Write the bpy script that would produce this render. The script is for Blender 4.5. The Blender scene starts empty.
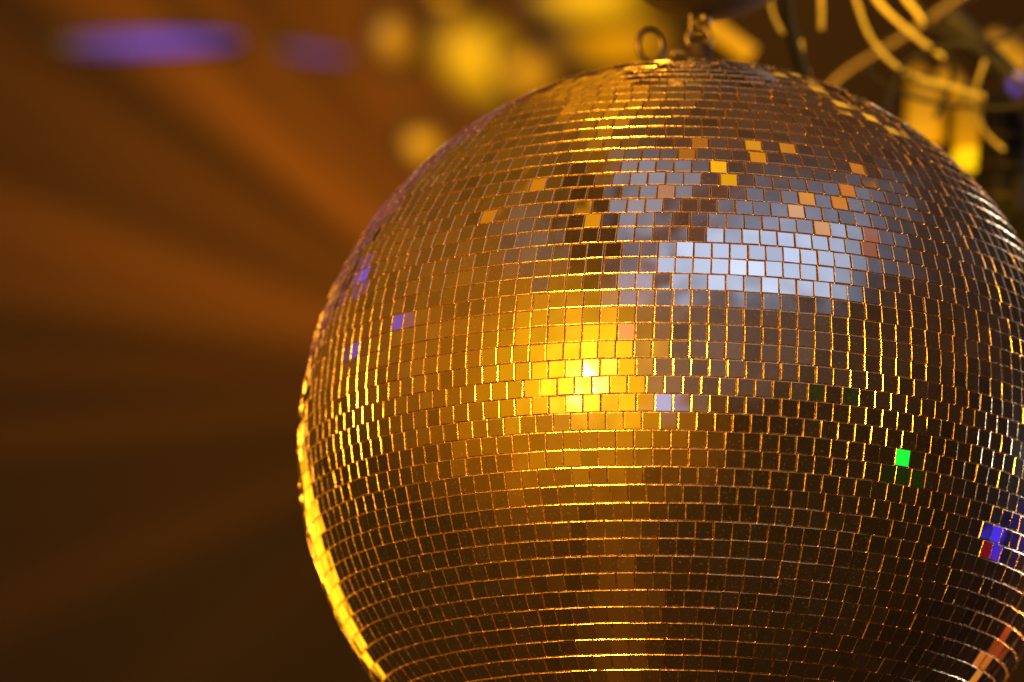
import bpy, math, random
from mathutils import Vector, Matrix
random.seed(11)
S = bpy.context.scene
COL = S.collection
PI = math.pi

def lin(r, g, b, k=1.0):
    f = lambda c: (c/255/12.92 if c/255 <= .04045 else ((c/255+.055)/1.055)**2.4)
    return (f(r)*k, f(g)*k, f(b)*k, 1.0)

# ------------------------------------------------------------------ place
R = 0.225                                   # a 45 cm mirror ball
BALL = Vector((0, 0, 2.6))
DIST = 3.6
DB = DIST-2.3                                # background depths below are written for a 2.3 m camera
ELEV = math.radians(12.6)                   # the camera looks up at it
ROLL = math.radians(1.4)
PX, PY, PR = 689.0, 449.0, 391.0            # where the ball shows in the 1024 x 682 picture
FPX = PR/math.tan(math.asin(R/DIST))
CAM = BALL - DIST*Vector((0, math.cos(ELEV), math.sin(ELEV)))
F0 = (BALL-CAM).normalized()
r0 = F0.cross(Vector((0, 0, 1))).normalized()
u0 = r0.cross(F0)
r0, u0 = (r0*math.cos(ROLL)+u0*math.sin(ROLL)), (u0*math.cos(ROLL)-r0*math.sin(ROLL))
fw = (F0 - r0*((PX-512)/FPX) + u0*((PY-341)/FPX)).normalized()
rt = fw.cross(u0).normalized()
up = rt.cross(fw)

cam_d = bpy.data.cameras.new('camera')
cam = bpy.data.objects.new('camera', cam_d); COL.objects.link(cam)
cam.matrix_world = Matrix(((rt.x, up.x, -fw.x, CAM.x), (rt.y, up.y, -fw.y, CAM.y), (rt.z, up.z, -fw.z, CAM.z), (0, 0, 0, 1)))
cam_d.sensor_width = 36; cam_d.lens = FPX*36/1024
cam_d.clip_start = .05; cam_d.clip_end = 200
cam_d.dof.use_dof = True; cam_d.dof.focus_distance = DIST-R*.84
cam_d.dof.aperture_fstop = 4.1
S.camera = cam

def at(px, py, depth):                      # the point seen at a pixel, at a depth along the view
    return CAM + (fw + rt*((px-512)/FPX) + up*((341-py)/FPX))*(depth+DB)
def span(n, depth):                         # n pixels at a depth, in metres
    return n/FPX*(depth+DB)

# ------------------------------------------------------------------ helpers
def mesh_obj(name, verts, faces, mats, parent=None, smooth=False, idx=None):
    me = bpy.data.meshes.new(name)
    me.from_pydata([tuple(v) for v in verts], [], faces)
    for m in (mats if isinstance(mats, (list, tuple)) else [mats]): me.materials.append(m)
    if idx is not None: me.polygons.foreach_set('material_index', idx)
    me.polygons.foreach_set('use_smooth', [smooth]*len(me.polygons))
    me.update()
    o = bpy.data.objects.new(name, me); COL.objects.link(o)
    if parent: o.parent = parent
    return o
def empty(name, loc, rot=None):
    o = bpy.data.objects.new(name, None); COL.objects.link(o)
    o.location = loc
    if rot is not None: o.rotation_euler = rot
    return o
def tag(o, label=None, cat=None, group=None, kind=None):
    for k, v in (('label', label), ('category', cat), ('group', group), ('kind', kind)):
        if v: o[k] = v
    return o
class MB:
    def __init__(s): s.v = []; s.f = []
    def add(s, v, f):
        n = len(s.v); s.v += [Vector(p) for p in v]; s.f += [tuple(i+n for i in q) for q in f]; return s
    def tube(s, pts, r, seg=12, closed=False):
        pts = [Vector(p) for p in pts]; n = len(pts); rad = r if isinstance(r, (list, tuple)) else [r]*n
        v = []; f = []; prev = None
        for i, p in enumerate(pts):
            a = pts[(i-1) % n] if (closed or i > 0) else p
            b = pts[(i+1) % n] if (closed or i < n-1) else p
            t = (b-a).normalized()
            if prev is None:
                h = Vector((0, 0, 1)) if abs(t.z) < .9 else Vector((1, 0, 0))
                x = t.cross(h).normalized()
            else:
                x = (prev - t*prev.dot(t)).normalized()
            prev = x; y = t.cross(x)
            v += [p + (x*math.cos(2*PI*k/seg)+y*math.sin(2*PI*k/seg))*rad[i] for k in range(seg)]
        m = n if closed else n-1
        for i in range(m):
            j = (i+1) % n
            for k in range(seg):
                l = (k+1) % seg
                f.append((i*seg+k, i*seg+l, j*seg+l, j*seg+k))
        if not closed:
            f.append(tuple(range(seg-1, -1, -1))); f.append(tuple((n-1)*seg+k for k in range(seg)))
        return s.add(v, f)
    def lathe(s, prof, M=Matrix.Identity(4), seg=40):   # profile of (radius, z)
        v = []; f = []; n = len(prof)
        for (r, z) in prof:
            v += [M @ Vector((r*math.cos(2*PI*k/seg), r*math.sin(2*PI*k/seg), z)) for k in range(seg)]
        for i in range(n-1):
            for k in range(seg):
                l = (k+1) % seg
                f.append((i*seg+k, i*seg+l, (i+1)*seg+l, (i+1)*seg+k))
        return s.add(v, f)
    def box(s, M, sx, sy, sz, b=0.0):
        v = []; f = []
        b = min(b, .45*min(sx, sy, sz))
        hx, hy, hz = sx/2, sy/2, sz/2
        prof = [(-hz, b), (-hz+b, 0), (hz-b, 0), (hz, b)]
        for (z, inset) in prof:
            X, Y = hx-inset, hy-inset
            v += [M @ Vector(p) for p in ((-X, -Y+b, z), (-X+b, -Y, z), (X-b, -Y, z), (X, -Y+b, z), (X, Y-b, z), (X-b, Y, z), (-X+b, Y, z), (-X, Y-b, z))]
        for i in range(3):
            for k in range(8):
                l = (k+1) % 8
                f.append((i*8+k, i*8+l, (i+1)*8+l, (i+1)*8+k))
        f.append(tuple(range(7, -1, -1))); f.append(tuple(24+k for k in range(8)))
        return s.add(v, f)
    def build(s, name, mat, parent=None, smooth=True):
        return mesh_obj(name, s.v, s.f, mat, parent, smooth)
def spline(pts, n=40):                       # Catmull-Rom through points
    P = [Vector(p) for p in pts]; P = [2*P[0]-P[1]]+P+[2*P[-1]-P[-2]]; out = []
    for i in range(1, len(P)-2):
        for k in range(n):
            t = k/n; a, b, c, d = P[i-1:i+3]
            out.append(.5*((2*b)+(c-a)*t+(2*a-5*b+4*c-d)*t*t+(3*b-a-3*c+d)*t*t*t))
    return out+[P[-2]]
def face_cam(p, tilt=0.0, roll=0.0):         # a local frame whose -Z looks at the room's front
    z = (p-CAM).normalized(); x = z.cross(Vector((0, 0, 1))).normalized(); y = x.cross(z) * -1
    M = Matrix(((x.x, y.x, z.x, p.x), (x.y, y.y, z.y, p.y), (x.z, y.z, z.z, p.z), (0, 0, 0, 1)))
    return M @ Matrix.Rotation(roll, 4, 'Z') @ Matrix.Rotation(tilt, 4, 'X')

# ------------------------------------------------------------------ materials
def mat(name):
    m = bpy.data.materials.new(name); m.use_nodes = True
    nt = m.node_tree; return m, nt, nt.nodes['Principled BSDF'], nt.nodes['Material Output']
def N(nt, t, **kw):
    n = nt.nodes.new(t)
    for k, v in kw.items():
        if k.startswith('i_'):
            n.inputs[int(k[2:]) if k[2:].isdigit() else k[2:]].default_value = v
        else: setattr(n, k, v)
    return n
def simple(name, col, metal=0, rough=.5, scale=60, var=.25, bump=.0):
    m, nt, p, _ = mat(name)
    tc = N(nt, 'ShaderNodeTexCoord'); nz = N(nt, 'ShaderNodeTexNoise'); nz.inputs['Scale'].default_value = scale; nz.inputs['Detail'].default_value = 5
    nt.links.new(tc.outputs['Object'], nz.inputs['Vector'])
    rp = N(nt, 'ShaderNodeMix', data_type='RGBA'); rp.inputs['A'].default_value = tuple(c*(1-var) for c in col[:3])+(1,); rp.inputs['B'].default_value = tuple(min(1, c*(1+var)) for c in col[:3])+(1,)
    nt.links.new(nz.outputs['Fac'], rp.inputs['Factor']); nt.links.new(rp.outputs['Result'], p.inputs['Base Color'])
    mr = N(nt, 'ShaderNodeMapRange'); mr.inputs['To Min'].default_value = max(.02, rough-.12); mr.inputs['To Max'].default_value = min(1, rough+.12)
    nt.links.new(nz.outputs['Fac'], mr.inputs['Value']); nt.links.new(mr.outputs['Result'], p.inputs['Roughness'])
    p.inputs['Metallic'].default_value = metal
    if bump:
        b = N(nt, 'ShaderNodeBump'); b.inputs['Strength'].default_value = bump; b.inputs['Distance'].default_value = .01
        nt.links.new(nz.outputs['Fac'], b.inputs['Height']); nt.links.new(b.outputs['Normal'], p.inputs['Normal'])
    return m
def glow(name, col, k, scale=6.0, hot=False):
    m, nt, p, out = mat(name)
    tc = N(nt, 'ShaderNodeTexCoord'); nz = N(nt, 'ShaderNodeTexNoise'); nz.inputs['Scale'].default_value = scale
    nt.links.new(tc.outputs['Object'], nz.inputs['Vector'])
    mr = N(nt, 'ShaderNodeMapRange'); mr.inputs['To Min'].default_value = k*.6; mr.inputs['To Max'].default_value = k*1.4
    nt.links.new(nz.outputs['Fac'], mr.inputs['Value']); e = mr.outputs['Result']
    if hot:                                  # a lens that is hottest in its middle
        a = N(nt, 'ShaderNodeAttribute', attribute_name='lens_heat'); q = N(nt, 'ShaderNodeMath', operation='MULTIPLY')
        nt.links.new(e, q.inputs[0]); nt.links.new(a.outputs['Fac'], q.inputs[1]); e = q.outputs[0]
    nt.links.new(e, p.inputs['Emission Strength'])
    p.inputs['Emission Color'].default_value = col; p.inputs['Base Color'].default_value = (.02, .015, .01, 1); p.inputs['Roughness'].default_value = .4
    return m

# mirror of the tiles: silvered glass with dust, smears and small tile-to-tile differences
m_mirror, nt, p, out = mat('silvered_glass')
tc = N(nt, 'ShaderNodeTexCoord'); att = N(nt, 'ShaderNodeAttribute', attribute_name='tile_tone')
nz = N(nt, 'ShaderNodeTexNoise'); nz.inputs['Scale'].default_value = 55; nz.inputs['Detail'].default_value = 6
sp = N(nt, 'ShaderNodeTexNoise'); sp.inputs['Scale'].default_value = 900; sp.inputs['Detail'].default_value = 2
for n in (nz, sp): nt.links.new(tc.outputs['Object'], n.inputs['Vector'])
mr = N(nt, 'ShaderNodeMapRange'); mr.inputs['From Min'].default_value = .35; mr.inputs['From Max'].default_value = .75
mr.inputs['To Min'].default_value = .03; mr.inputs['To Max'].default_value = .08
nt.links.new(nz.outputs['Fac'], mr.inputs['Value']); nt.links.new(mr.outputs['Result'], p.inputs['Roughness'])
tone = N(nt, 'ShaderNodeMapRange'); tone.inputs['To Min'].default_value = .4; tone.inputs['To Max'].default_value = .96
nt.links.new(att.outputs['Fac'], tone.inputs['Value'])
cc = N(nt, 'ShaderNodeCombineColor'); 
for c in range(3): nt.links.new(tone.outputs['Result'], cc.inputs[c])
nt.links.new(cc.outputs['Color'], p.inputs['Base Color']); p.inputs['Metallic'].default_value = 1
wv_ = N(nt, 'ShaderNodeTexNoise'); wv_.inputs['Scale'].default_value = 62; wv_.inputs['Detail'].default_value = 0
nt.links.new(tc.outputs['Object'], wv_.inputs['Vector'])
bp = N(nt, 'ShaderNodeBump'); bp.inputs['Strength'].default_value = 1; bp.inputs['Distance'].default_value = .00022
nt.links.new(wv_.outputs['Fac'], bp.inputs['Height']); nt.links.new(bp.outputs['Normal'], p.inputs['Normal'])
dust = N(nt, 'ShaderNodeBsdfDiffuse'); dust.inputs['Color'].default_value = (.55, .48, .4, 1)
d1 = N(nt, 'ShaderNodeMapRange'); d1.inputs['From Min'].default_value = .62; d1.inputs['From Max'].default_value = .8; d1.inputs['To Max'].default_value = .22; d1.inputs['To Min'].default_value = 0
nt.links.new(sp.outputs['Fac'], d1.inputs['Value'])
d2 = N(nt, 'ShaderNodeMath', operation='MULTIPLY'); nt.links.new(d1.outputs['Result'], d2.inputs[0]); nt.links.new(nz.outputs['Fac'], d2.inputs[1])
d3 = N(nt, 'ShaderNodeMath', operation='ADD'); nt.links.new(d2.outputs[0], d3.inputs[0]); d3.inputs[1].default_value = .012
mx = N(nt, 'ShaderNodeMixShader'); nt.links.new(d3.outputs[0], mx.inputs[0]); nt.links.new(p.outputs[0], mx.inputs[1]); nt.links.new(dust.outputs[0], mx.inputs[2])
film = N(nt, 'ShaderNodeBsdfGlossy'); film.inputs['Roughness'].default_value = .34; film.inputs['Color'].default_value = (.95, .85, .7, 1)
m2 = N(nt, 'ShaderNodeMixShader'); f1 = N(nt, 'ShaderNodeMapRange'); f1.inputs['To Min'].default_value = .006; f1.inputs['To Max'].default_value = .022
nt.links.new(nz.outputs['Fac'], f1.inputs['Value']); nt.links.new(f1.outputs['Result'], m2.inputs[0]); nt.links.new(mx.outputs[0], m2.inputs[1]); nt.links.new(film.outputs[0], m2.inputs[2])
nt.links.new(m2.outputs[0], out.inputs['Surface'])

# the cut edges of the glass: frosted, catch the lamps
m_edge, nt, p, out = mat('cut_glass_edge')
tc = N(nt, 'ShaderNodeTexCoord'); nz = N(nt, 'ShaderNodeTexNoise'); nz.inputs['Scale'].default_value = 420; nz.inputs['Detail'].default_value = 4
nt.links.new(tc.outputs['Object'], nz.inputs['Vector'])
mr = N(nt, 'ShaderNodeMapRange'); mr.inputs['To Min'].default_value = .1; mr.inputs['To Max'].default_value = .42
nt.links.new(nz.outputs['Fac'], mr.inputs['Value']); nt.links.new(mr.outputs['Result'], p.inputs['Roughness'])
p.inputs['Base Color'].default_value = (.92, .70, .40, 1); p.inputs["Metallic"].default_value = 1.0
b = N(nt, 'ShaderNodeBump'); b.inputs['Strength'].default_value = .35; b.inputs['Distance'].default_value = .0006
nt.links.new(nz.outputs['Fac'], b.inputs['Height']); nt.links.new(b.outputs['Normal'], p.inputs['Normal'])

m_core = simple('glue_and_backing', (.07, .038, .013), 0, .4, 300, .4, .2)
m_dark = simple('dark_steel', (.10, .075, .06), .85, .42, 120, .4)
m_motor = simple('brown_black_enamel', (.010, .006, .005), 0, .62, 30, .3)
m_black = simple('black_rubber', (.008, .007, .006), 0, .8, 40, .3)
m_cable = simple('ochre_cable', (.52, .42, .10), 0, .42, 30, .3)
m_can = simple('black_paint', (.03, .024, .02), .3, .42, 20, .3)
m_steel = simple('dull_steel', (.12, .09, .06), .8, .38, 30, .3)

# ------------------------------------------------------------------ mirror ball
ball = tag(empty('mirror_ball', BALL), 'large round ball covered in small square mirror tiles, hanging in amber light', 'mirror ball')
V = []; Fc = []; idx = []; tone_v = []
ROWS = 72; T = .0017; BV = .00036
BEADS = []
TILES = []
for i in range(ROWS):
    phi = -PI/2 + (i+.5)*PI/ROWS
    pitch = R*PI/ROWS
    n = int(2*PI*R*math.cos(phi+ (0 if abs(phi) > 1.5 else 0))/(pitch*1.0))
    if n < 14: continue
    ph = random.random()*2*PI
    rowtilt = random.gauss(0, .0035)
    drift = 0
    for k in range(n):
        a = ph + 2*PI*(k + random.gauss(0, .012))/n
        c = Vector((math.cos(phi)*math.cos(a), math.cos(phi)*math.sin(a), math.sin(phi)))
        e = Vector((-math.sin(a), math.cos(a), 0)); nn = c.cross(e)
        big = 1.0 if random.random() > .07 else 3.2
        tx, ty = random.gauss(0, .0105)*big, random.gauss(0, .0105)*big + rowtilt
        z = (c + e*tx + nn*ty).normalized()
        x = (e - z*e.dot(z)).normalized(); tw = random.gauss(0, .008)
        y = z.cross(x); x, y = x*math.cos(tw)+y*math.sin(tw), y*math.cos(tw)-x*math.sin(tw)
        gv = min(1, max(0, (math.degrees(phi)-14)/34)); gv = gv*gv*(3-2*gv)
        lo = min(1, max(0, (-math.degrees(phi)-4)/14))
        w = (2*PI*R*math.cos(phi)/n - .00058 + .00036*lo + random.gauss(0, .00005))/2
        h = (pitch - .00034 + .00006*lo - .00092*gv + random.gauss(0, .00006))/2
        w = min(w, .00484+.00014*lo+random.gauss(0, .00004))
        o = c*(R + random.gauss(0, .00012)) + nn*random.gauss(0, .00008)
        if random.random() < .75: BEADS.append((o + x*(w+.0001) - y*(h+.0001) - z*.0002, random.uniform(.00022, .00042)))
        m0 = len(V); TILES.append((o.copy(), z.copy()))
        for (sw, sh, dz) in ((w, h, -T), (w, h, -BV), (w-BV*.134, h-BV*.134, -BV*.5), (w-BV*.5, h-BV*.5, -BV*.134), (w-BV, h-BV, 0)):
            V += [o - x*sw - y*sh + z*dz, o + x*sw - y*sh + z*dz, o + x*sw + y*sh + z*dz, o - x*sw + y*sh + z*dz]
        for l in (0, 4, 8, 12):
            for q in range(4):
                s_ = (q+1) % 4
                Fc.append((m0+l+q, m0+l+s_, m0+l+4+s_, m0+l+4+q)); idx.append(1)
        Fc.append((m0+16, m0+17, m0+18, m0+19)); idx.append(0)
        tn = min(1, max(0, random.gauss(.72, .2)))
        tone_v += [tn]*17
tiles = mesh_obj('mirror_tiles', V, Fc, [m_mirror, m_edge], ball, False, idx)
at_ = tiles.data.attributes.new('tile_tone', 'FLOAT', 'FACE'); at_.data.foreach_set('value', tone_v)

rc = R-.0009
core = MB().lathe([(max(1e-4, rc*math.sin(PI*k/96)), -rc*math.cos(PI*k/96)) for k in range(97)], seg=160)
nf = len(core.f)
for p_, q_ in BEADS:                         # beads of glue squeezed out at the tile corners
    core.lathe([(.0001, -q_), (.71*q_, -.71*q_), (q_, 0), (.71*q_, .71*q_), (.0001, q_)], Matrix.Translation(p_), 6)
m_bead = simple('shiny_glue', (.85, .55, .22), .8, .3, 200, .2)
mesh_obj('ball_core', core.v, core.f, [m_core, m_bead], ball, True, [0]*nf+[1]*(len(core.f)-nf))
# cap, hook with nut and the spare ring at the top
MB().lathe([(.0001, R+.0016), (.012, R+.0015), (.0145, R+.0008), (.015, R-.004)]).build('top_cap', m_dark, ball)
hook = MB()
hook.lathe([(.0001, R+.0175), (.0065, R+.0175), (.0078, R+.016), (.0078, R+.009), (.009, R+.0075), (.011, R+.007), (.011, R+.001)], seg=6)
hook.tube([Vector((.0068*math.cos(t), .001, R+.0215+.0068*math.sin(t))) for t in [2*PI*k/32 for k in range(32)]], .0019, 10, True)
hook_o = hook.build('hanging_eye', m_dark, ball)
wing = MB().tube([Vector((-.004, 0, R+.010)), Vector((-.010, 0, R+.0125)), Vector((-.0145, -.001, R+.012)), Vector((-.017, -.001, R+.008))], [.0035, .003, .0026, .0015], 8)
wing.build('locking_tab', m_dark, hook_o)
ring = MB().tube([Vector((-.0285+.0070*math.cos(t), -.004+.003*math.cos(t), R+.0152+.0093*math.sin(t))) for t in [2*PI*k/48 for k in range(48)]], .0019, 12, True)
ring.build('spare_ring', m_dark, ball)

# ------------------------------------------------------------------ chain link and motor
top = BALL + Vector((0, 0, R))
lk = MB()
h0, h1, hw = .0225, .046, .0052
pts = []
for k in range(40):
    t = 2*PI*k/40
    cx, sz = math.cos(t), math.sin(t)
    pts.append(Vector((hw*cx, .002*math.sin(t*2)*0, (h0+h1)/2 + (((h1-h0)/2-hw)*(1 if sz > 0 else -1) + hw*sz))))
lk.tube(pts, .0016, 10, True)
link = lk.build('chain_link', m_dark); link.location = top; link.rotation_euler = (0, 0, .35)
tag(link, 'thin steel chain link joining the ball to the motor above', 'chain link')

mot = tag(empty('ball_motor', top + Vector((.003, 0, .0345))), 'dark rounded motor housing cut off by the top edge above the ball', 'motor')
prof = [(.0001, .0)]
RR = .066
for k in range(1, 15):
    t = math.radians(62)*k/14
    prof.append((RR*math.sin(t), RR*(1-math.cos(t))))
prof += [(.0590, .037), (.0590, .075), (.056, .079), (.0001, .080)]
MB().lathe(prof, seg=64).build('housing', m_motor, mot)
MB().lathe([(.0592, .043), (.0602, .044), (.0602, .047), (.0592, .048)], seg=64).build('rim_band', m_steel, mot)
hk = MB(); hk.tube([Vector((0, 0, .004)), Vector((0, 0, -.002)), Vector((.0, .0, -.004))], [.004, .004, .003], 10)
hk.build('drive_shaft', m_dark, mot)

# ------------------------------------------------------------------ background things
def cable(name, pts, r, m, label, cat, group=None, end_r=None):
    o = MB().tube(spline(pts, 14), r, 10).build(name, m)
    return tag(o, label, cat, group)
def P(lst, d): return [at(x, y, d + (q[0] if q else 0)) for (x, y, *q) in lst]
cable('safety_strap', P([(783, -60), (786, 0), (793, 40), (805, 82), (812, 110)], 2.5), span(6.5, 2.5), m_black,
      'dark steel safety strap running down behind the top of the ball', 'strap')
G = 'loose cables hanging right of the ball'
cable('cable', P([(846, -40), (856, 0), (872, 40), (905, 72), (955, 88), (985, 97)], 2.58), span(2.4, 2.58), m_cable,
      'thin ochre cable curving down and out to the right above the ball', 'cable', G)
cable('cable', P([(858, -30), (880, 4), (912, 34), (944, 58)], 2.6), span(2.8, 2.6), m_cable,
      'thick bright ochre cable slanting down beside the thin curved one', 'cable', G)
cable('cable', P([(886, 112), (890, 92), (905, 66), (930, 50), (965, 46), (1000, 66), (1030, 96)], 2.56), span(3, 2.56), m_black,
      'black cable arching over the lit yellow lamps at the right', 'cable', G)
cable('cable', P([(940, 44), (952, 66), (948, 92), (935, 118)], 2.6), span(3, 2.6), m_black,
      'short black cable hanging inside the black arch', 'cable', G)
cable('cable', P([(893, -30), (904, -4), (915, 10), (923, 22)], 2.6), span(2.8, 2.6), m_cable,
      'short ochre cable end at the top edge right of the thick one', 'cable', G)
cable('cable', P([(765, -20), (773, 14), (783, 34)], 2.55), span(2.2, 2.55), m_cable,
      'very thin ochre cable left of the dark safety strap', 'cable', G)
cable('cable', P([(800, 40), (802, 60), (808, 76)], 2.55), span(2.5, 2.55), m_cable,
      'thin ochre cable against the right side of the safety strap', 'cable', G)
cable('cable', P([(862, 66), (890, 88), (940, 104), (1000, 108), (1040, 100)], 2.56), span(2.2, 2.56), m_black,
      'thin black cable crossing in front of the boxy amber lamps', 'cable', G)
cable('cable', P([(900, -20), (930, 22), (962, 42), (1000, 40), (1040, 22)], 2.6), span(2.6, 2.6), m_black,
      'thin black cable sagging across the top right corner', 'cable', G)
cable('cable', P([(985, 60), (975, 96), (984, 130), (1004, 150)], 2.6), span(2, 2.6), m_cable,
      'thin ochre cable hanging down at the far right beside the black fixture', 'cable', G)
rod = cable('hanging_rod', P([(820, -40), (821, 0), (821, 30)], 2.56), span(3, 2.56), m_cable,
      'short straight yellow rod hanging from the top edge', 'rod')
cable('truss_tube', P([(826, 92), (850, 70), (905, 36), (985, -20)], 2.8), span(6, 2.8), m_steel,
      'dim brown truss tube slanting up behind the cables', 'truss tube')
def bar(name, a, b, d, w, m, label, cat, group=None):
    return cable(name, P([a, ((a[0]+b[0])/2, (a[1]+b[1])/2), b], d), span(w, d), m, label, cat, group)
bar('clamp_arm', (948, 16), (1050, 118), 2.62, 13, m_black, 'broad black clamp arm slanting down at the right edge', 'clamp arm')

m_y1 = glow('amber_lens_bright', lin(255, 180, 0), 1.1, hot=True)
m_y2 = glow('amber_lens_mid', lin(235, 150, 0), .9)
m_y2h = glow('amber_lens_soft', lin(235, 150, 0), 1.1, hot=True)
m_y3 = glow('amber_lens_dim', lin(185, 110, 0), 1.0, hot=True)
m_hot = glow('amber_lens_hot', lin(255, 196, 8), 1.25)
m_pur = glow('violet_lens', lin(104, 76, 205), .8, hot=True)
m_pur2 = glow('violet_lens_dim', lin(104, 58, 140), .7, hot=True)
m_blue = glow('blue_lens', lin(45, 28, 190), .4)

def stage_lamp(px, py, d, rx, ry, m, label, group='round stage lamps lit amber', roll=0, yoke=True):
    p0 = at(px, py, d); root = empty('stage_lamp', p0)
    M = Matrix.Translation(-p0) @ face_cam(p0, roll=roll) @ Matrix.Diagonal((span(rx, d), span(ry, d), (span(rx, d)+span(ry, d))/2, 1))
    MB().lathe([(1.0, -.05), (1.12, -.25), (1.18, -.25), (1.15, .2), (1.0, 1.4), (.7, 1.9), (.0001, 2.0)], M).build('housing', m_can, root)
    lens = MB().lathe([(.0001, -.12), (.25, -.115), (.5, -.09), (.7, -.06), (.85, -.02), (1.0, .06), (1.05, .06)], M).build('lens', m, root)
    lens.data.attributes.new('lens_heat', 'FLOAT', 'POINT').data.foreach_set('value', [h for h in (1, .9, .66, .4, .2, .07, .03) for k in range(40)])
    if yoke:
        y = MB().tube([M @ Vector(q) for q in ((-1.22, 0, .5), (-1.28, -.9, .5), (-1.1, -1.7, .5), (0, -1.8, .5), (1.1, -1.7, .5), (1.28, -.9, .5), (1.22, 0, .5))], span(3, d), 8)
        y.build('yoke', m_can, root)
    return tag(root, label, 'stage lamp', group)
stage_lamp(482, 60, 5.6, 56, 42, m_y1, 'large blurred amber lamp left of the steel ring', roll=.5)
stage_lamp(530, 74, 5.0, 30, 24, m_y2h, 'soft amber glow added over the lower right of the large lamp')  # extra glow added to make the large lamp's blur irregular
stage_lamp(594, 2, 4.4, 66, 24, m_y1, 'wide blurred amber lamp cut by the top edge')
stage_lamp(396, 42, 4.2, 24, 30, m_y3, 'small dim amber lamp furthest from the ball at upper left')
stage_lamp(424, 146, 4.2, 22, 20, m_y2h, 'dim amber lamp half hidden behind the left shoulder of the ball')
stage_lamp(448, 0, 4.2, 18, 9, m_y2h, 'small amber lamp at the top edge above the large one')
stage_lamp(618, 40, 4.6, 62, 34, m_y2h, 'wide dim amber lamp behind the steel ring')
bar('lit_tube', (700, 18), (752, 56), 3.0, 10, m_y2, 'glowing amber tube slanting behind the chain link', 'light tube')

def flood(px, py, d, w, h, m, label, roll=0, bright=None):
    p0 = at(px, py, d); root = empty('flood_lamp', p0)
    M = Matrix.Translation(-p0) @ face_cam(p0, roll=roll); W, H = span(w, d), span(h, d)
    MB().box(M @ Matrix.Translation((0, 0, .06)), W*1.12, H*1.12, .1, .008).build('housing', m_can, root, False)
    lens = MB().box(M, W, H, .012, .004).build('lens', m, root, False)
    Mi = M.inverted()
    lens.data.attributes.new('lens_heat', 'FLOAT', 'POINT').data.foreach_set('value', [max(.12, min(1, .15+.85*((Mi @ v.co).y/H+.5))) for v in lens.data.vertices])
    if bright: 
        q = M @ Matrix.Translation((0, H*.42, -.02)) @ Matrix.Diagonal((W*.52, H*.17, W*.3, 1))
        MB().lathe([(.0001, -1), (.4, -.9), (.75, -.62), (.95, -.25), (1, 0), (.9, .5), (.0001, .6)], q).build('bulb', bright, root)
    return tag(root, label, 'flood lamp', 'boxy amber lamps right of the ball')
flood(925, 112, 2.85, 38, 66, m_y2h, 'boxy amber lamp with plain face next to the right shoulder of the ball')
flood(968, 128, 2.78, 30, 74, m_y2h, 'boxy amber lamp with a bright bulb at its lower end', 0, m_hot)
flood(1006, 52, 2.9, 50, 34, m_y2h, 'slanting amber lamp cut by the right edge', .5)
flood(952, 84, 3.0, 34, 26, m_y2h, 'small amber lamp behind the black cable arch', .9)
flood(918, 74, 3.0, 16, 22, m_y2h, 'tiny amber lamp left of the others inside the black cable arch', .3)
p0 = at(1018, 84, 2.6); root = empty('spot_lamp', p0)
M = Matrix.Translation(-p0) @ face_cam(p0) @ Matrix.Diagonal((span(12, 2.6),)*3+(1,))
MB().lathe([(1.0, 0), (1.15, -.2), (1.2, .3), (1.0, 2), (.0001, 2.1)], M).build('housing', m_can, root)
MB().lathe([(.0001, -.1), (.7, -.04), (1.0, .05)], M).build('lens', m_blue, root)
tag(root, 'small blue lamp on the black arm at the right edge', 'spot lamp')
# dark fixture at the far right
p0 = at(1010, 165, 2.75); root = empty('lighting_fixture', p0)
M = Matrix.Translation(-p0) @ face_cam(p0, roll=.06); d = 2.75
MB().box(M, span(64, d), span(150, d), .16, .012).build('housing', m_black, root, False)
for k in range(3):
    MB().tube([M @ Vector((span(-34, d), span(-30+k*30, d), -.082)), M @ Vector((span(30, d), span(-30+k*30, d), -.082))], span(1.6, d), 8).build('front_rail', m_steel, root)
tag(root, 'dark boxy fixture standing in shadow at the right edge', 'fixture')

def led_bar(px, py, d, w, h, roll, m, label):
    p0 = at(px, py, d); root = empty('light_bar', p0)
    M = Matrix.Translation(-p0) @ face_cam(p0, roll=roll); W, H = span(w, d), span(h, d)
    MB().box(M @ Matrix.Translation((0, 0, .05)), W*1.05, H*1.3, .06, .01).build('housing', m_can, root, False)
    ts = [-1+2*k/24 for k in range(25)]
    L = M @ Matrix.Rotation(PI/2, 4, 'Y') @ Matrix.Diagonal((H/2, H/2, W/2, 1))
    lens = MB().lathe([(max(.001, (1-abs(t)**2.2)**.5*(.8-.2*t)), t) for t in ts], L).build('lens', m, root)
    lens.data.attributes.new('lens_heat', 'FLOAT', 'POINT').data.foreach_set('value', [max(0, 1-abs(t-.3)**1.6*.85)*1.0 for t in ts for k in range(40)])
    return tag(root, label, 'light bar', 'violet light bars at upper left')
led_bar(143, 43, 4.4, 200, 22, -.07, m_pur, 'long glowing violet light bar at upper left')
led_bar(310, 53, 4.4, 84, 13, .10, m_pur2, 'short faint violet light bar right of the long one')

# ------------------------------------------------------------------ back wall and haze
m_wall = simple('dark_drape', (.014, .007, .0025), 0, .8, 1.3, .5, .1)
wall_c = at(512, 341, 8.2)
X, Y = rt, up
wv = []; wf = []; nx, ny = 40, 30
for j in range(ny+1):
    for i in range(nx+1):
        a, b2 = (i/nx-.5)*6.0, (j/ny-.5)*4.6
        wv.append(wall_c + X*a + Y*b2 + fw*(.03*math.sin(a*9)+.02*math.sin(a*23+1)))
for j in range(ny):
    for i in range(nx):
        q = j*(nx+1)+i; wf.append((q, q+1, q+nx+2, q+nx+1))
wall = mesh_obj('back_wall', wv, wf, m_wall, None, True); wall['kind'] = 'structure'

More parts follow.
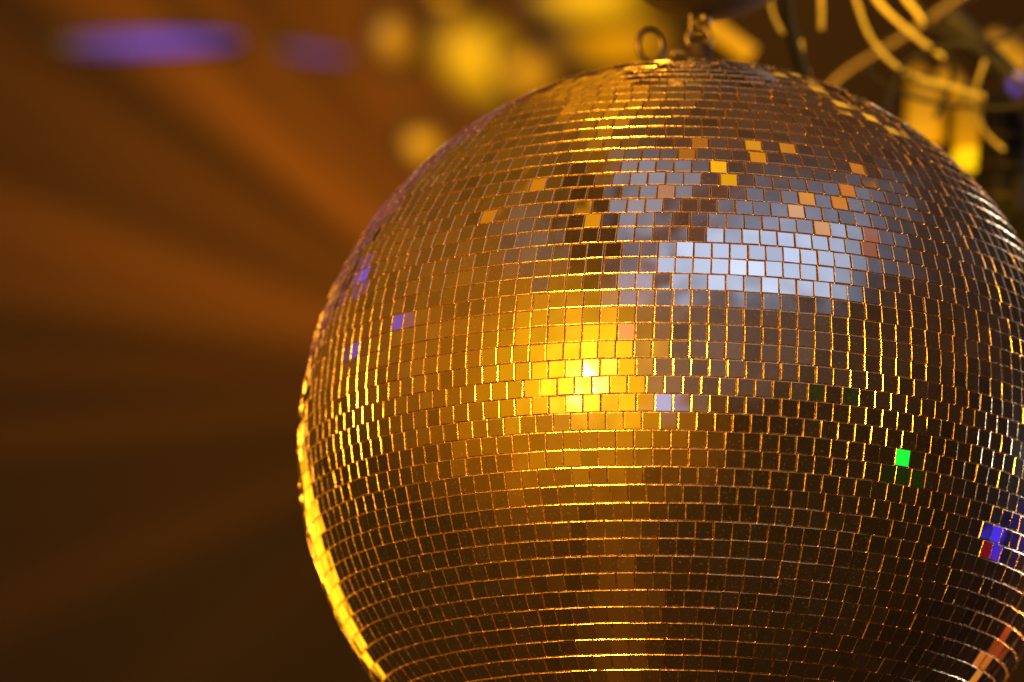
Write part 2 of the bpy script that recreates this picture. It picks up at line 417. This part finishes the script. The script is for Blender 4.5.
# haze: self-glowing volume, the fanning amber shafts painted into its emission by angle
axis_p = at(548, 384, 2.3)
hz, nt, p, out = mat('painted_shaft_haze'); nt.nodes.remove(p)
geo = N(nt, 'ShaderNodeNewGeometry')
sub = N(nt, 'ShaderNodeVectorMath', operation='SUBTRACT'); nt.links.new(geo.outputs['Position'], sub.inputs[0]); sub.inputs[1].default_value = CAM
def dot(src, v):
    n = N(nt, 'ShaderNodeVectorMath', operation='DOT_PRODUCT'); nt.links.new(src.outputs[0], n.inputs[0]); n.inputs[1].default_value = v; return n.outputs['Value']
def mth(op, a, b=None, c=None):
    n = N(nt, 'ShaderNodeMath', operation=op)
    for i, q in enumerate((a, b, c)):
        if q is None: continue
        if isinstance(q, (int, float)): n.inputs[i].default_value = q
        else: nt.links.new(q, n.inputs[i])
    return n.outputs[0]
ax = (axis_p-CAM).normalized(); hx = ax.cross(u0).normalized(); hy = hx.cross(ax)
dz = dot(sub, ax); dx = mth('DIVIDE', dot(sub, hx), dz); dy = mth('DIVIDE', dot(sub, hy), dz)
dx = mth('MULTIPLY', dx, FPX); dy = mth('MULTIPLY', dy, FPX)
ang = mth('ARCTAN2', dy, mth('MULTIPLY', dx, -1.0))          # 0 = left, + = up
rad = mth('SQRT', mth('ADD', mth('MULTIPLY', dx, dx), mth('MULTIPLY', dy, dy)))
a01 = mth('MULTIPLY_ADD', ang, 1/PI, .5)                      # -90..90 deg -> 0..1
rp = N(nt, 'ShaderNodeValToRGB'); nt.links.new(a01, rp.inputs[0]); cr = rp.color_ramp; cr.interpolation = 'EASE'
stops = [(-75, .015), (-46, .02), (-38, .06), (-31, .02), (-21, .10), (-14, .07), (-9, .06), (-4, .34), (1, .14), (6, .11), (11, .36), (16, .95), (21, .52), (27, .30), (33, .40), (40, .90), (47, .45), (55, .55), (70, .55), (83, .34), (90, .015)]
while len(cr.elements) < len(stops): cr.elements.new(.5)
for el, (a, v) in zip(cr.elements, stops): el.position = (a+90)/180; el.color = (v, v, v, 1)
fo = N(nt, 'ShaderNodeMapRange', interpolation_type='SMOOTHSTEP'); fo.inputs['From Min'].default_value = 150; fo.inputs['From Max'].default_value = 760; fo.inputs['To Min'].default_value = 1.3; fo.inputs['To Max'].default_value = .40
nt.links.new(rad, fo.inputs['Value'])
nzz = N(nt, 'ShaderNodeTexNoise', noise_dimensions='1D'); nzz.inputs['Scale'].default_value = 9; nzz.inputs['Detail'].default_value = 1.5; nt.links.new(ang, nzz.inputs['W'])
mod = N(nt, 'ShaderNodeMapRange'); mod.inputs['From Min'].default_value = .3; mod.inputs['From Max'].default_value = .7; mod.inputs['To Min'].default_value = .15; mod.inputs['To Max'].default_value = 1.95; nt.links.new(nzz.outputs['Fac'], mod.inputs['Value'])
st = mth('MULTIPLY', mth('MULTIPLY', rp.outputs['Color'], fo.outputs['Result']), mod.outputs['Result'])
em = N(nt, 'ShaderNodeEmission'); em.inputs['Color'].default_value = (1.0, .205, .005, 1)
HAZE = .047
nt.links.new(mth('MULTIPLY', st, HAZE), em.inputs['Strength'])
nt.links.new(em.outputs[0], out.inputs['Volume'])
hb = MB(); hc = at(400, 341, 3.12)
hm = Matrix(((rt.x, up.x, fw.x, hc.x), (rt.y, up.y, fw.y, hc.y), (rt.z, up.z, fw.z, hc.z), (0, 0, 0, 1)))
hb.box(hm, 2.8, 2.0, 1.0, 0)
haze = hb.build('haze', hz, None, False); haze['kind'] = 'stuff'

# ------------------------------------------------------------------ lamps
def aim(o, p, q):
    o.location = p; o.rotation_euler = (q-p).to_track_quat('-Z', 'Y').to_euler()
def area(name, p, q, size, col, e, spread=None):
    l = bpy.data.lights.new(name, 'AREA'); l.shape = 'DISK'; l.size = size; l.color = col[:3]; l.energy = e
    if spread: l.spread = spread
    o = bpy.data.objects.new(name, l); COL.objects.link(o); aim(o, p, q); return o
def probe_dir(px, py):                       # direction a smooth ball would mirror at that place
    u, v = (px-PX)/PR, (PY-py)/PR; w = math.sqrt(max(0, 1-u*u-v*v)); n = r0*u+u0*v-F0*w
    return (F0 - 2*F0.dot(n)*n).normalized()
k = probe_dir(595, 379)
area('key_lamp', BALL + k*3.2, BALL, .34, (1, .46, .04), 340)
def off(deg_axis, deg_img):
    a, b = math.radians(deg_axis), math.radians(deg_img)
    return F0*math.cos(a) + (r0*math.cos(b)+u0*math.sin(b))*math.sin(a)
area('rim_lamp', BALL + off(32, 199)*2.2, BALL, .72, (1, .42, .008), 3.3)
area('right_lamp', BALL + off(42, -14)*2.4, BALL, .25, (1, .34, .08), 22)
area('white_lamp', BALL + off(56, -2)*2.6, BALL, .08, (.88, .92, 1), 20)
area('violet_lamp', BALL + off(24, 142)*2.0, BALL, .8, (.75, .18, .30), .2)
area('wall_wash', at(560, -700, 7.4), at(520, 40, 8.2), .5, (1, .34, .015), 16)

area('cable_fill', at(1010, -170, 2.36), at(930, 60, 2.64), .08, (1, .52, .04), .4, math.radians(85))  # unseen light added to brighten the cables at the right
# ------------------------------------------------------------------ world: the dark room's reflections, painted as a mirror-ball probe
W = bpy.data.worlds.new('World'); S.world = W; W.use_nodes = True
nt = W.node_tree; bg = nt.nodes['Background']
tc = N(nt, 'ShaderNodeTexCoord')
def vm(op, a, b=None):
    n = N(nt, 'ShaderNodeVectorMath', operation=op)
    for i, q in enumerate((a, b)):
        if q is None: continue
        if hasattr(q, 'links'): nt.links.new(q, n.inputs[i])
        else: n.inputs[i].default_value = q
    return n
half = vm('NORMALIZE', vm('ADD', tc.outputs['Generated'], tuple(-F0)).outputs[0]).outputs[0]
U = vm('DOT_PRODUCT', half, tuple(r0)).outputs['Value']; Vv = vm('DOT_PRODUCT', half, tuple(u0)).outputs['Value']
cmb = N(nt, 'ShaderNodeCombineXYZ')
nt.links.new(mth('MULTIPLY_ADD', U, PR, PX), cmb.inputs[0]); nt.links.new(mth('MULTIPLY_ADD', Vv, -PR, PY), cmb.inputs[1])
wn = N(nt, 'ShaderNodeTexNoise'); wn.inputs['Scale'].default_value = .022; wn.inputs['Detail'].default_value = 4; nt.links.new(cmb.outputs[0], wn.inputs['Vector'])
cur = None
def on_ball(px, py):                         # point of the ball seen at a pixel, from the ball's centre
    d = (fw + rt*((px-512)/FPX) + up*((341-py)/FPX)).normalized(); oc = CAM-BALL; b_ = oc.dot(d); q = b_*b_-oc.dot(oc)+R*R
    return oc + d*(-b_-math.sqrt(max(0, q))), d
def probe_xy(n, d):
    D = d - 2*d.dot(n)*n; h = (D-F0).normalized(); return PX+PR*h.dot(r0), PY-PR*h.dot(u0)
def tile_at(px, py):                         # where the room shows in the tile nearest to a pixel
    h, d = on_ball(px, py); o, z = min(TILES, key=lambda t: (t[0]-h).length_squared)
    return probe_xy(z, (BALL+o-CAM).normalized())
def patch(cx, cy, rx, ry, col, soft=.5, k=1.0, rot=0.0, rect=False, op=1.0, tile=False):
    global cur
    if tile: cx, cy = tile_at(cx, cy)
    elif math.hypot(cx-PX, cy-PY) < PR*.985:
        h, d = on_ball(cx, cy); cx, cy = probe_xy(h.normalized(), d)
    if col[2] < col[0]*.5: col = (col[0], col[1]*.93, col[2])
    c = lin(*col, k=k/.8)
    if cur is None: 
        n = N(nt, 'ShaderNodeRGB'); n.outputs[0].default_value = c; cur = n.outputs[0]; return
    mp = N(nt, 'ShaderNodeMapping', vector_type='TEXTURE')
    mp.inputs['Location'].default_value = (cx, cy, 0); mp.inputs['Rotation'].default_value = (0, 0, math.radians(rot)); mp.inputs['Scale'].default_value = (rx, ry, 1)
    nt.links.new(cmb.outputs[0], mp.inputs['Vector'])
    if rect:
        ab = vm('ABSOLUTE', mp.outputs[0]).outputs[0]; sx = N(nt, 'ShaderNodeSeparateXYZ'); nt.links.new(ab, sx.inputs[0]); d = mth('MAXIMUM', sx.outputs[0], sx.outputs[1])
    else: d = vm('LENGTH', mp.outputs[0]).outputs['Value']
    mr = N(nt, 'ShaderNodeMapRange', interpolation_type='SMOOTHSTEP'); nt.links.new(d, mr.inputs['Value'])
    mr.inputs['From Min'].default_value = 1-soft; mr.inputs['From Max'].default_value = 1+soft; mr.inputs['To Min'].default_value = op; mr.inputs['To Max'].default_value = 0
    mx = N(nt, 'ShaderNodeMix', data_type='RGBA'); nt.links.new(mr.outputs['Result'], mx.inputs['Factor']); nt.links.new(cur, mx.inputs['A']); mx.inputs['B'].default_value = c
    cur = mx.outputs['Result']
patch(0, 0, 0, 0, (26, 14, 5))
patch(400, 330, 190, 230, (112, 66, 12), .7)
patch(420, 470, 130, 60, (50, 27, 5), .7)
patch(430, 590, 190, 130, (34, 18, 4), .6)
patch(590, 560, 100, 170, (44, 20, 4), .8)
patch(520, 520, 40, 50, (70, 36, 4), .9)
patch(618, 560, 26, 170, (90, 48, 4), 1.0)
patch(560, 830, 215, 100, (235, 145, 8), .35, 1.6)  # unseen amber glow added below to brighten the tile edges
patch(570, 130, 180, 95, (104, 68, 10), .7)
patch(770, 145, 160, 85, (78, 52, 28), .7)
patch(870, 240, 130, 90, (54, 38, 32), .7)
patch(860, 340, 170, 60, (50, 31, 18), .8)
patch(470, 330, 90, 90, (130, 82, 12), .8)
patch(560, 455, 120, 45, (112, 62, 3), .8)
# painted reflection of a cool window-like light, dark truss bars across it
patch(760, 205, 100, 46, (80, 64, 58), .8)
patch(795, 226, 84, 38, (112, 112, 128), .65, rect=True)
patch(650, 194, 44, 36, (130, 124, 132), .45, rect=True)
patch(536, 240, 30, 30, (116, 92, 74), .7, op=.7)
patch(742, 263, 96, 32, (192, 205, 234), .5, rect=True)
patch(634, 282, 20, 15, (160, 156, 176), .5, rect=True)
patch(590, 215, 25, 80, (58, 31, 7), .3, rect=True)
patch(602, 105, 24, 55, (165, 106, 12), .9)
patch(690, 214, 72, 15, (82, 52, 34), .5, rot=-38, rect=True)
patch(652, 268, 9, 13, (90, 58, 44), .4, rot=-30, rect=True)
patch(730, 345, 85, 40, (92, 68, 56), .8)
# glow and hot core of the big amber lamp's reflection, painted in
patch(560, 384, 110, 78, (180, 104, 0), .85)
patch(576, 376, 68, 60, (252, 188, 0), .8)
patch(584, 375, 38, 36, (255, 214, 0), .7, 1.25)
patch(590, 377, 14, 13, (255, 236, 110), .8, 2.2)
patch(698, 350, 46, 40, (100, 75, 64), .4, rect=True, op=.8)
patch(668, 398, 15, 12, (150, 152, 190), .4)
patch(560, 436, 95, 20, (160, 98, 0), .7)
# small coloured reflections painted into the world, mostly for single tiles
patch(350, 262, 8, 40, (100, 50, 110), .6, 1.0, 16)
patch(362, 275, 7, 12, (110, 70, 170), .5, 1.0, 12, tile=True)
patch(402, 327, 7, 8, (140, 90, 180), .3, tile=True)
patch(360, 348, 7, 10, (115, 70, 150), .3, tile=True)
patch(895, 480, 10, 9, (8, 30, 6), .5, tile=True)
patch(852, 404, 8, 8, (10, 32, 8), .5, tile=True)
patch(916, 486, 8, 8, (8, 32, 6), .5, tile=True)
patch(909, 462, 7, 7, (0, 255, 60), .3, 1.15, tile=True)
patch(1016, 530, 14, 24, (24, 14, 74), .7)
patch(1001, 536, 7, 8, (66, 46, 220), .3, 1.0, tile=True)
patch(985, 556, 6, 7, (120, 14, 12), .3, tile=True)
for (x, y, c) in ((972, 678, (215, 135, 45)), (982, 672, (225, 145, 50)), (988, 662, (205, 115, 36)), (994, 654, (190, 100, 34)), (1004, 642, (150, 60, 20)), (1010, 632, (180, 76, 24))): patch(x, y, 6.5, 5, c, .4, tile=True)
patch(1014, 656, 34, 4, (150, 160, 110), .4, 1.0, -58)
for (x, y, c) in ((727, 170, (250, 190, 10)), (690, 148, (190, 120, 30)), (703, 148, (180, 110, 30)), (760, 142, (215, 150, 20)), (790, 145, (200, 130, 30)), (763, 160, (205, 135, 20)),
                  (838, 196, (215, 140, 50)), (810, 204, (215, 150, 60)), (858, 174, (205, 130, 40)), (848, 184, (190, 115, 40)), (826, 230, (220, 160, 110)), (877, 252, (150, 96, 70)), (792, 214, (215, 160, 120)), (665, 190, (160, 110, 80)), (622, 335, (225, 150, 80)), (537, 178, (190, 120, 10)), (585, 228, (210, 140, 10)), (488, 215, (190, 120, 10))):
    patch(x, y, 6.5, 6, c, .4, tile=True)
for (x, y) in ((762, 71), (817, 89), (846, 107), (868, 119), (893, 131), (990, 203)): patch(x, y, 5, 4, (250, 185, 40), .4, 1.0, tile=True)
patch(600, 84, 60, 26, (190, 125, 8), .8)
md = N(nt, 'ShaderNodeMapRange'); md.inputs['To Min'].default_value = .62; md.inputs['To Max'].default_value = 1.38; nt.links.new(wn.outputs['Fac'], md.inputs['Value'])
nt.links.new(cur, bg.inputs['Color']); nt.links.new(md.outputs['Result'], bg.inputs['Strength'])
W.cycles.sampling_method = 'MANUAL'; W.cycles.sample_map_resolution = 1024

# ------------------------------------------------------------------ render
S.view_settings.view_transform = 'Standard'; S.view_settings.look = 'None'; S.view_settings.exposure = 0
S.cycles.use_denoising = True
S.cycles.max_bounces = 6; S.cycles.volume_bounces = 0
S.cycles.volume_step_rate = 10.0
